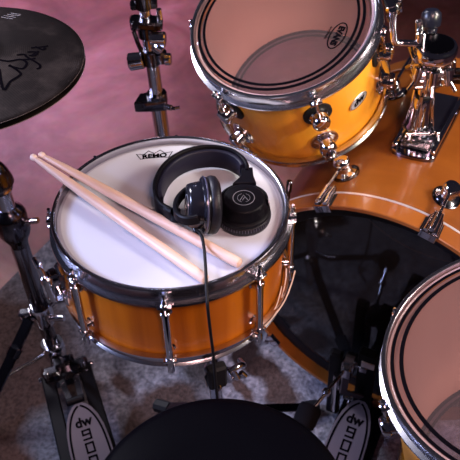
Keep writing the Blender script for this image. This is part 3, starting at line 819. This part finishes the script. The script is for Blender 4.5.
m = MB(); axis_lathe(m, [(0, .62), (.0034, .62), (.0034, .895), (0, .895)], 12); m.build('pull_rod', CHROME, hs)
m = MB(); axis_lathe(m, [(0, .795), (.022, .795), (.024, .803), (.010, .810), (0, .810)], 20); m.build('cymbal_seat', RUBBER, hs)
m = MB(); axis_lathe(m, [(0, .862), (.012, .862), (.012, .868), (.007, .870), (.007, .890), (0, .891)], 16); m.build('clutch', CHROME, hs)
m = MB(); axis_lathe(m, [(0, .176), (.0225, .176), (.0240, .182), (.0240, .226), (.0225, .232), (0, .232)]); m.box((.030, .020, .040), T(*ax_(.205, -.030, -.008)), .004); m.cyl(ax_(.20, .020, -.012), ax_(.205, .050, -.018), .007, segs=12, bevel=.001); m.cyl(ax_(.222, .022, .004), ax_(.240, .040, .010), .006, segs=12, bevel=.001); lc = m.build('leg_collar', CHROME, hs)
m = MB(); axis_lathe(m, [(0, .055), (.0250, .055), (.0260, .062), (.0260, .094), (.0240, .100), (0, .100)]); m.build('base_collar', CHROME, hs)
m = MB(); m.tube([ax_(.212, -.022, -.020), ax_(.150, -.066, -.066), ax_(.018, -.160, -.160)], .01, flat=(.0135, .0045), up=(0, 0, 1)); lo = m.build('leg', DARKMETAL, hs)
m = MB(); m.cyl(ax_(.165, -.055, -.055), ax_(.150, -.066, -.066), .0150, segs=14); m.build('leg_joint', DARKMETAL, lo)
m = MB(); m.cyl(ax_(.028, -.153, -.153), ax_(.008, -.167, -.167), .013, segs=14, bevel=.003); m.build('rubber_foot', RUBBER, lo)
m = MB(); m.tube([ax_(.215, .016, .022), ax_(.150, .045, .085), ax_(.020, .100, .210)], .01, flat=(.0135, .0045), up=(0, 0, 1)); lo = m.build('leg', DARKMETAL, hs)
m = MB(); m.cyl(ax_(.030, .096, .200), ax_(.010, .104, .218), .013, segs=14, bevel=.003); m.build('rubber_foot', RUBBER, lo)
m = MB(); m.tube([ax_(.072, -.020, -.012), ax_(.110, -.094, -.094)], .0042, 10); m.build('leg_brace', CHROME_SOFT, hs)

def pedal_frame(toe, dirv, ztoe, zheel, L):
    """x across (right), y up the board towards the toe, z normal; origin at toe tip"""
    d = Vector((dirv[0], dirv[1], 0)).normalized(); y = Vector((-d.x, -d.y, (ztoe - zheel) / L)).normalized()
    x = Vector((-d.y, d.x, 0)).normalized()
    if x.x < 0: x = -x
    z = x.cross(y); M = Matrix.Identity(4)
    for i in range(3): M[i][0], M[i][1], M[i][2], M[i][3] = x[i], y[i], z[i], toe[i]
    return M
def board(parent, M, off, w=1.):
    half = [(0, .007), (.005, .0150), (.016, .0245), (.034, .0330), (.058, .0390), (.088, .0420), (.125, .0430), (.170, .0420), (.215, .0390), (.250, .0360)]
    half = [(a, b * w) for a, b in half]
    out = [(b, -a) for a, b in half] + [(-b, -a) for a, b in reversed(half)]
    Mo = off @ M
    bo = MB().prism(out, -.006, 0, Mo, .001).build('footboard', STEEL, parent)
    ins = [(max(b - .0062, .002), -a - .0062) for a, b in half[:-1]] + [(-max(b - .0062, .002), -a - .0062) for a, b in reversed(half[:-1])]
    ln = MB(); ln.ribbon(spline([(p[0], p[1], 0) for p in ins], 4), .0040, Mo, .0001, .0006); ln.build('board_outline', INK, bo, 0)
    text('board_letters', 'dw', .0280, Mo @ T(0, -.043, .0004), INK, bo, .0004, 0, 1, .0010)
    for ch, yy in (('9', -.070), ('0', -.098), ('0', -.126), ('0', -.154)):
        seg = [((-.0075, .0095), (.0075, .0095)), ((-.0075, -.0095), (.0075, -.0095)), ((.0075, -.0095), (.0075, .0095))]
        seg += [((-.0075, -.0095), (-.0075, .0095))] if ch == '0' else [((-.0075, .0005), (-.0075, .0095)), ((-.0075, .0005), (.0075, .0005))]
        dg = MB()
        for (x0, y0), (x1, y1) in seg:
            dg.box((abs(x1 - x0) + .0038, abs(y1 - y0) + .0038, .0006), Mo @ T((x0 + x1) / 2, yy + (y0 + y1) / 2, .0004))
        dg.build('board_digit', INK, bo, 0)
    return bo
HD = (.30, -.954)
MHb = pedal_frame((-.3410, .8880, .100), HD, .100, .035, .255)
offH = T(-HX(0), -HY, 0)
board(hs, MHb, offH)
d = Vector((HD[0], HD[1], 0)).normalized(); lat = Vector((-d.y, d.x, 0)); lat = lat if lat.x > 0 else -lat
b0 = Vector((-.384, .995, 0))
for sg, nm in ((-1, 0), (1, 0)):
    m = MB(); q0 = b0 + lat * (sg * .041) + Vector((0, 0, .060)); q1 = b0 + lat * (sg * .046) + d * .38 + Vector((0, 0, .012))
    m.tube([hp_(*q0), hp_(*q1)], .01, flat=(.0145, .006), up=(0, 0, 1)); m.build('frame_rail', BLACKMATT, hs)
m = MB(); Mc = frame((0, 0, 1), hp_(b0.x - .002, b0.y + .004, .050), lat)
m.box((.104, .050, .036), Mc, .008); m.box((.050, .030, .060), Mc @ T(0, .012, .005), .006); m.box((.036, .028, .030), Mc @ T(-.030, -.006, .020), .006); m.box((.036, .028, .030), Mc @ T(.030, -.006, .020), .006); bo = m.build('base_casting', DARKMETAL, hs)
for sg in (-1, 1):
    m = MB(); m.cyl((sg * .040, -.014, .016), (sg * .040, -.014, .044), .0065, segs=12, bevel=.001, M=Mc); m.cyl((sg * .046, .004, .0), (sg * .062, .004, .0), .006, segs=12, bevel=.001, M=Mc); m.build('base_bolt', CHROME, bo)
m = MB(); q0 = b0 + d * .022; q1 = b0 + d * .100
for sg in (-1, 1): m.tube([hp_(*(q0 + lat * (sg * .0165 + .002) + Vector((0, 0, .066)))), hp_(*(q1 + lat * (sg * .0120 + .006) + Vector((0, 0, .098))))], .01, flat=(.0065, .002), up=(0, 0, 1))
m.build('linkage_strap', CHROME_SOFT, hs)
m = MB(); m.cyl(hp_(*(q1 + d * .006 + lat * -.014 + Vector((0, 0, .100)))), hp_(*(q1 + d * .006 + lat * .024 + Vector((0, 0, .100)))), .008, segs=16, bevel=.002); m.build('linkage_roller', BLACK, hs)
m = MB(); q = b0 + d * .38; m.box((.120, .050, .022), frame((0, 0, 1), hp_(q.x, q.y, .012), lat), .005); m.build('heel_plate', DARKMETAL, hs)

HN = Vector((.04, .06, 1)).normalized(); HC = Vector((-.398, 1.05, .830))
MH = frame(HN, HC)
def cymbal(label, top):
    s = 1 if top else -1
    z = 0 if top else -.0105
    t = thing('hi_hat_cymbal', label, 'cymbal', MH @ T(0, 0, z), 'hi-hat cymbal pair')
    pr = [(.006, .0330), (.012, .0335), (.030, .0290), (.042, .0200), (.048, .0165), (.07, .0150), (.11, .0105), (.15, .0048), (.175, .0012), (.1825, 0), (.1832, -.0006), (.1825, -.0012), (.175, -.0002), (.15, .0034), (.11, .0091), (.07, .0136), (.048, .0151), (.042, .0186), (.030, .0276), (.012, .0321), (.006, .0316)]
    pr = [(r * 1.038, s * zz) for r, zz in pr]
    b = MB().lathe(pr, segs=128, loop=True).build('plate', CYMBAL, t, 60)
    MB().lathe([(.1893, -.0002), (.1903, -.0006), (.1893, -.0010), (.1880, -.0010), (.1880, -.0002)], segs=128, loop=True).build('edge', plain('cymbal rim highlight', (.62, .48, .43), .45, .9), b, 60)  # pale ring paints in the highlight along the rim
    return t, b
hat_t, hat_b = cymbal('dark bronze top hi-hat cymbal with black script logo', True)
cymbal('dark bronze bottom hi-hat cymbal showing as a thin edge under the other', False)
# script mark on the top cymbal; positions in cymbal coordinates
def cym_z(r):
    r = r / 1.038
    P = [(.048, .0165), (.07, .0150), (.11, .0105), (.15, .0048), (.175, .0012), (.183, 0)]
    for (a, za), (b, zb) in zip(P, P[1:]):
        if r <= b: return za + (zb - za) * max(0, (r - a)) / (b - a)
    return 0
CS =  [[(0.0693, -0.0464), (0.083, -0.0965), (0.0899, -0.0773), (0.1009, -0.0617), (0.1006, -0.053), (0.0819, -0.034)], [(0.065, -0.0214), (0.0793, -0.0243), (0.0962, -0.0177), (0.1061, -0.0242), (0.1068, -0.0358), (0.101, -0.043), (0.0813, -0.0366)], [(0.0894, -0.0055), (0.0999, -0.0022), (0.1061, -0.0105), (0.1253, -0.0275), (0.1276, -0.0372), (0.1232, -0.0408)], [(0.0942, -0.0176), (0.107, -0.0166), (0.1182, -0.0114)], [(0.1038, 0.0055), (0.1107, 0.007), (0.1178, 0.0065), (0.1161, -0.0034), (0.1073, -0.0047)], [(0.1069, 0.0194), (0.1225, 0.0245), (0.1321, 0.03)], [(0.1203, 0.0103), (0.1121, -0.0031)], [(0.1124, 0.0243), (0.1257, 0.0161), (0.1277, 0.0241)]]
CP =  [[(0.0402, 0.1354), (0.0492, 0.1312), (0.0615, 0.1267)], [(0.044, 0.1423), (0.0547, 0.1379), (0.0654, 0.1335)], [(0.0481, 0.1481), (0.0587, 0.1444), (0.0708, 0.1421)], [(0.0521, 0.1543), (0.0628, 0.1506), (0.0698, 0.1487)]]
def cym_ribbon(strokes, w, name, mat):
    mb = MB()
    for s_ in strokes:
        pts = [(*p, 0) for p in s_]; P = spline(pts, 5)
        n = len(P); L = []
        for i in range(n):
            dd = (P[min(i + 1, n - 1)] - P[max(i - 1, 0)]).normalized(); nn = Vector((-dd.y, dd.x, 0)) * (w / 2)
            row = []
            for q in (P[i] + nn, P[i] - nn):
                row.append(mb.bm.verts.new((q.x, q.y, cym_z(math.hypot(q.x, q.y)) + .0005)))
            L.append(row)
        for A, B in zip(L, L[1:]): mb.bm.faces.new((A[0], A[1], B[1], B[0]))
    return mb.build(name, mat, hat_b, 0)
cym_ribbon(CS, .0042, 'script_logo', INK)
cym_ribbon(CP, .0012, 'small_print', INKGREY)

# ---------------------------------------------------------------- cymbal stand behind the snare
SX, SY = -.1285, 1.300
cs_ = thing('cymbal_stand', 'chrome cymbal stand with clamps rising behind the snare', 'stand', T(SX, SY, 0))
MB().cyl((0, 0, .20), (0, 0, .566), .0160, segs=24).build('lower_tube', CHROME, cs_)
MB().cyl((0, 0, .550), (0, 0, .728), .0135, segs=24).build('middle_tube', CHROME, cs_)
MB().cyl((0, 0, .70), (0, 0, 1.05), .0105, segs=20).build('upper_tube', CHROME, cs_)
m = MB(); m.cyl((0, 0, .545), (0, 0, .572), .0205, segs=20, bevel=.002); m.prism([(-.046, -.018), (-.010, -.022), (.018, -.020), (.020, .014), (-.010, .018), (-.036, .012)], .538, .564, I4, .003); jo = m.build('tube_clamp', DARKMETAL, cs_)
m = MB(); m.cyl((.014, -.022, .552), (.030, -.030, .552), .006, segs=12, bevel=.001); m.tube([(.026, -.029, .552), (.036, -.034, .554), (.044, -.030, .552)], .0038, 8); m.build('wing_screw', CHROME, jo)
m = MB(); m.cyl((0, 0, .640), (0, 0, .674), .0185, segs=20, bevel=.002); m.box((.022, .022, .026), T(.020, -.006, .657), .004); jo = m.build('memory_lock', DARKMETAL, cs_)
m = MB(); m.cyl((-.043, -.010, .653), (-.014, -.012, .657), .0175, .0165, 22, .002); m.build('lock_drum', CHROME, jo)
m = MB(); m.cyl((.026, -.014, .657), (.039, -.016, .657), .012, segs=16, bevel=.002); m.build('lock_nut', CHROME, jo)
m = MB(); m.cyl((0, 0, .700), (0, 0, .738), .0195, segs=20, bevel=.003); m.box((.058, .036, .016), T(.002, -.004, .732) @ RY(R(8)), .004); m.box((.020, .026, .024), T(-.020, -.002, .732), .004); m.tube([(-.024, -.016, .722), (-.020, -.018, .70), (-.014, -.018, .675)], .0045, 8); jo = m.build('tube_clamp', DARKMETAL, cs_)
m = MB(); m.cyl((.004, -.020, .708), (.034, -.024, .708), .013, segs=16, bevel=.002); m.cyl((.012, -.022, .698), (.026, -.024, .686), .014, segs=16, bevel=.003); m.cyl((.026, 0, .735), (.026, 0, .756), .005, segs=10); m.build('wing_screw', CHROME, jo)
m = MB(); m.cyl((0, 0, .760), (0, 0, .800), .017, segs=20, bevel=.003); m.box((.05, .02, .014), T(0, 0, .768), .003); m.build('tilter', DARKMETAL, cs_)
m = MB(); m.cyl((0, 0, .19), (0, 0, .24), .022, segs=20, bevel=.003); m.build('leg_collar', DARKMETAL, cs_)
for a in (-65, 100, 155):
    dd = Vector((math.cos(R(a)), math.sin(R(a)), 0)); le = MB(); le.tube([dd * .018 + Vector((0, 0, .22)), dd * .215 + Vector((0, 0, .010))], .01, flat=(.010, .003), up=(0, 0, 1))
    lo = le.build('leg', CHROME_SOFT, cs_); rf = MB(); rf.cyl(dd * .200 + Vector((0, 0, .018)), dd * .226 + Vector((0, 0, .0)), .012, segs=12, bevel=.002); rf.build('rubber_foot', RUBBER, lo)

# ---------------------------------------------------------------- bass pedal
BPO = Vector((.225, .83, 0))
bp2 = thing('bass_drum_pedal', 'bass drum pedal with grey footboard reading dw 9000, clamped to the bass drum hoop', 'drum pedal', T(*BPO))
offB = T(-BPO.x, -BPO.y, 0)
def lp(p): return tuple(Vector(p) - BPO)
BD = (-.47, -.88)
MBp = pedal_frame((.2440, .8460, .100), BD, .100, .030, .255)
board(bp2, MBp, offB, .94)
d = Vector((BD[0], BD[1], 0)).normalized(); lat = Vector((-d.y, d.x, 0)); lat = lat if lat.x > 0 else -lat
PL = Vector((.193, .885, 0)); PR = Vector((.250, .864, 0))
for p, w, hgt in ((PL, .026, .215), (PR, .036, .240)):
    m = MB(); m.box((w, .020, hgt), frame((0, 0, 1), lp(p + Vector((0, 0, hgt / 2 + .008))), lat), .005); fo = m.build('frame_post', BLACKMATT, bp2)
m = MB(); Mw = frame((0, 0, 1), lp(PR + Vector((0, 0, .205))), lat); m.box((.026, .003, .016), Mw @ T(.004, -.0110, .010), .0005); m.build('white_plate', PAPER, fo)
m = MB(); m.cyl(lp(PL + Vector((0, 0, .195))), lp(PR + Vector((0, 0, .195))), .0075, segs=16); m.build('axle', CHROME_SOFT, bp2)
m = MB(); A0 = PL.lerp(PR, .45) + Vector((0, 0, .195)); m.cyl(lp(A0 - lat * .012), lp(A0 + lat * .012), .022, segs=24, bevel=.003); m.box((.020, .030, .034), frame((0, 0, 1), lp(A0 + Vector((0, 0, -.004)) + d * .012), lat), .004); m.box((.018, .016, .022), frame((0, 0, 1), lp(A0 + lat * .028), lat), .004); m.build('cam', CHROME_SOFT, bp2)
m = MB(); m.tube([lp(A0 + d * .020 + Vector((0, 0, -.012))), lp(A0 + d * .030 + Vector((0, 0, -.060))), lp((.2440, .852, .104))], .01, flat=(.0080, .003), up=(0, 1, .2)); m.build('chain', STEEL, bp2)
BTR = Vector((.1180, .7560, .206))
m = MB(); m.cyl(lp(A0), lp(BTR + (A0 - BTR).normalized() * -.014), .0036, segs=12); sh = m.build('beater_shaft', CHROME, bp2)
m = MB(); m.cyl(lp(A0.lerp(BTR, .52)), lp(A0.lerp(BTR, .60)), .0085, segs=14, bevel=.002); m.build('beater_weight', CHROME, sh)
m = MB(); wd = (A0 - BTR).normalized(); lv_ = lat; Fb = frame(AX + Vector((0, 0, .35)), lp(BTR), lat); m.lathe([(0, -.023), (.014, -.023), (.0205, -.018), (.0220, -.006), (.0220, .016), (.019, .022), (0, .023)], Fb, 32); m.build('beater', FELT, sh)
m = MB(); hc = Vector((.262, .902, 0)); Mh = frame((0, 0, 1), lp(hc + Vector((-.010, -.016, .020))), lat); m.box((.050, .040, .030), Mh, .004); m.box((.030, .020, .050), Mh @ T(.0, -.012, .022), .004); m.cyl((-.034, -.014, .032), (-.010, -.014, .032), .006, M=Mh); m.build('hoop_clamp', CHROME_SOFT, bp2)
m = MB(); q = PL + d * .015; m.cyl(lp(q + lat * .010 + Vector((0, 0, .04))), lp(q + lat * .010 + Vector((0, 0, .17))), .009, segs=16); m.build('spring', CHROME, bp2)
m = MB(); m.prism([(-.050, .075), (.050, .075), (.050, -.255), (-.050, -.255)], .001, .006, offB @ frame((0, 0, 1), (.2440, .846, 0), lat), .001); m.build('base_plate', DARKMETAL, bp2)
m = MB(); q = Vector((.2440, .846, 0)) + d * .262; m.box((.095, .045, .032), frame((0, 0, 1), lp(q + Vector((0, 0, .018))), lat), .005); m.build('heel_plate', DARKMETAL, bp2)

# ---------------------------------------------------------------- light
def area(name, loc, target, size, power, col, sy=None, spread=180):
    l = bpy.data.lights.new(name, 'AREA'); l.energy = power; l.color = col; l.shape = 'RECTANGLE'; l.size = size; l.size_y = sy or size; l.spread = R(spread)
    o = bpy.data.objects.new(name, l); COL.objects.link(o); o.location = loc
    o.rotation_euler = (Vector(target) - Vector(loc)).to_track_quat('-Z', 'Y').to_euler(); return o
def spot(name, loc, target, power, col, ang, blend=.7, rad=.1):
    l = bpy.data.lights.new(name, 'SPOT'); l.energy = power; l.color = col; l.spot_size = R(ang); l.spot_blend = blend; l.shadow_soft_size = rad
    o = bpy.data.objects.new(name, l); COL.objects.link(o); o.location = loc
    o.rotation_euler = (Vector(target) - Vector(loc)).to_track_quat('-Z', 'Y').to_euler(); return o
area('key_softbox', (1.75, .65, 1.75), (.15, 1.0, .6), .45, 10.3, (1, .85, .78), .45, 82)
area('cool_softbox', (-1.5, 2.3, 2.1), (-.15, .95, .6), .6, 8.0, (.88, .86, 1.), .6, 54)
area('side_softbox', (-1.9, .9, 1.7), (-.12, .92, .74), .6, 7.5, (.52, .60, 1.), .6, 44)
area('front_fill', (.55, -.65, 2.6), (.15, .90, .7), .6, 3.5, (1, .60, .55), .6, 48)  # added fill behind the camera, brightens tom interiors and shell fronts
spot('added_tom_spot', (1.45, .10, 1.55), (.20, 1.10, .70), 135, (1, .93, .66), 17, .8, .12)  # added narrow lamp, there only to brighten the rack tom's shell
spot('pink_floor_spot', (-1.3, 3.7, 2.7), (-.66, 2.60, 0), 450, (.92, .58, 1.), 36, 1, .15)
spot('violet_floor_spot', (-1.9, 1.9, 2.3), (-.88, 2.12, 0), 175, (.36, .47, 1.), 32, 1, .15)

w = bpy.data.worlds.new('world'); SC.world = w; w.use_nodes = True
bg = w.node_tree.nodes['Background']; bg.inputs['Color'].default_value = (.72, .62, 1, 1); bg.inputs['Strength'].default_value = .022
SC.view_settings.view_transform = 'Standard'; SC.view_settings.look = 'None'; SC.view_settings.exposure = 0; SC.view_settings.gamma = 1
SC.view_settings.use_curve_mapping = False
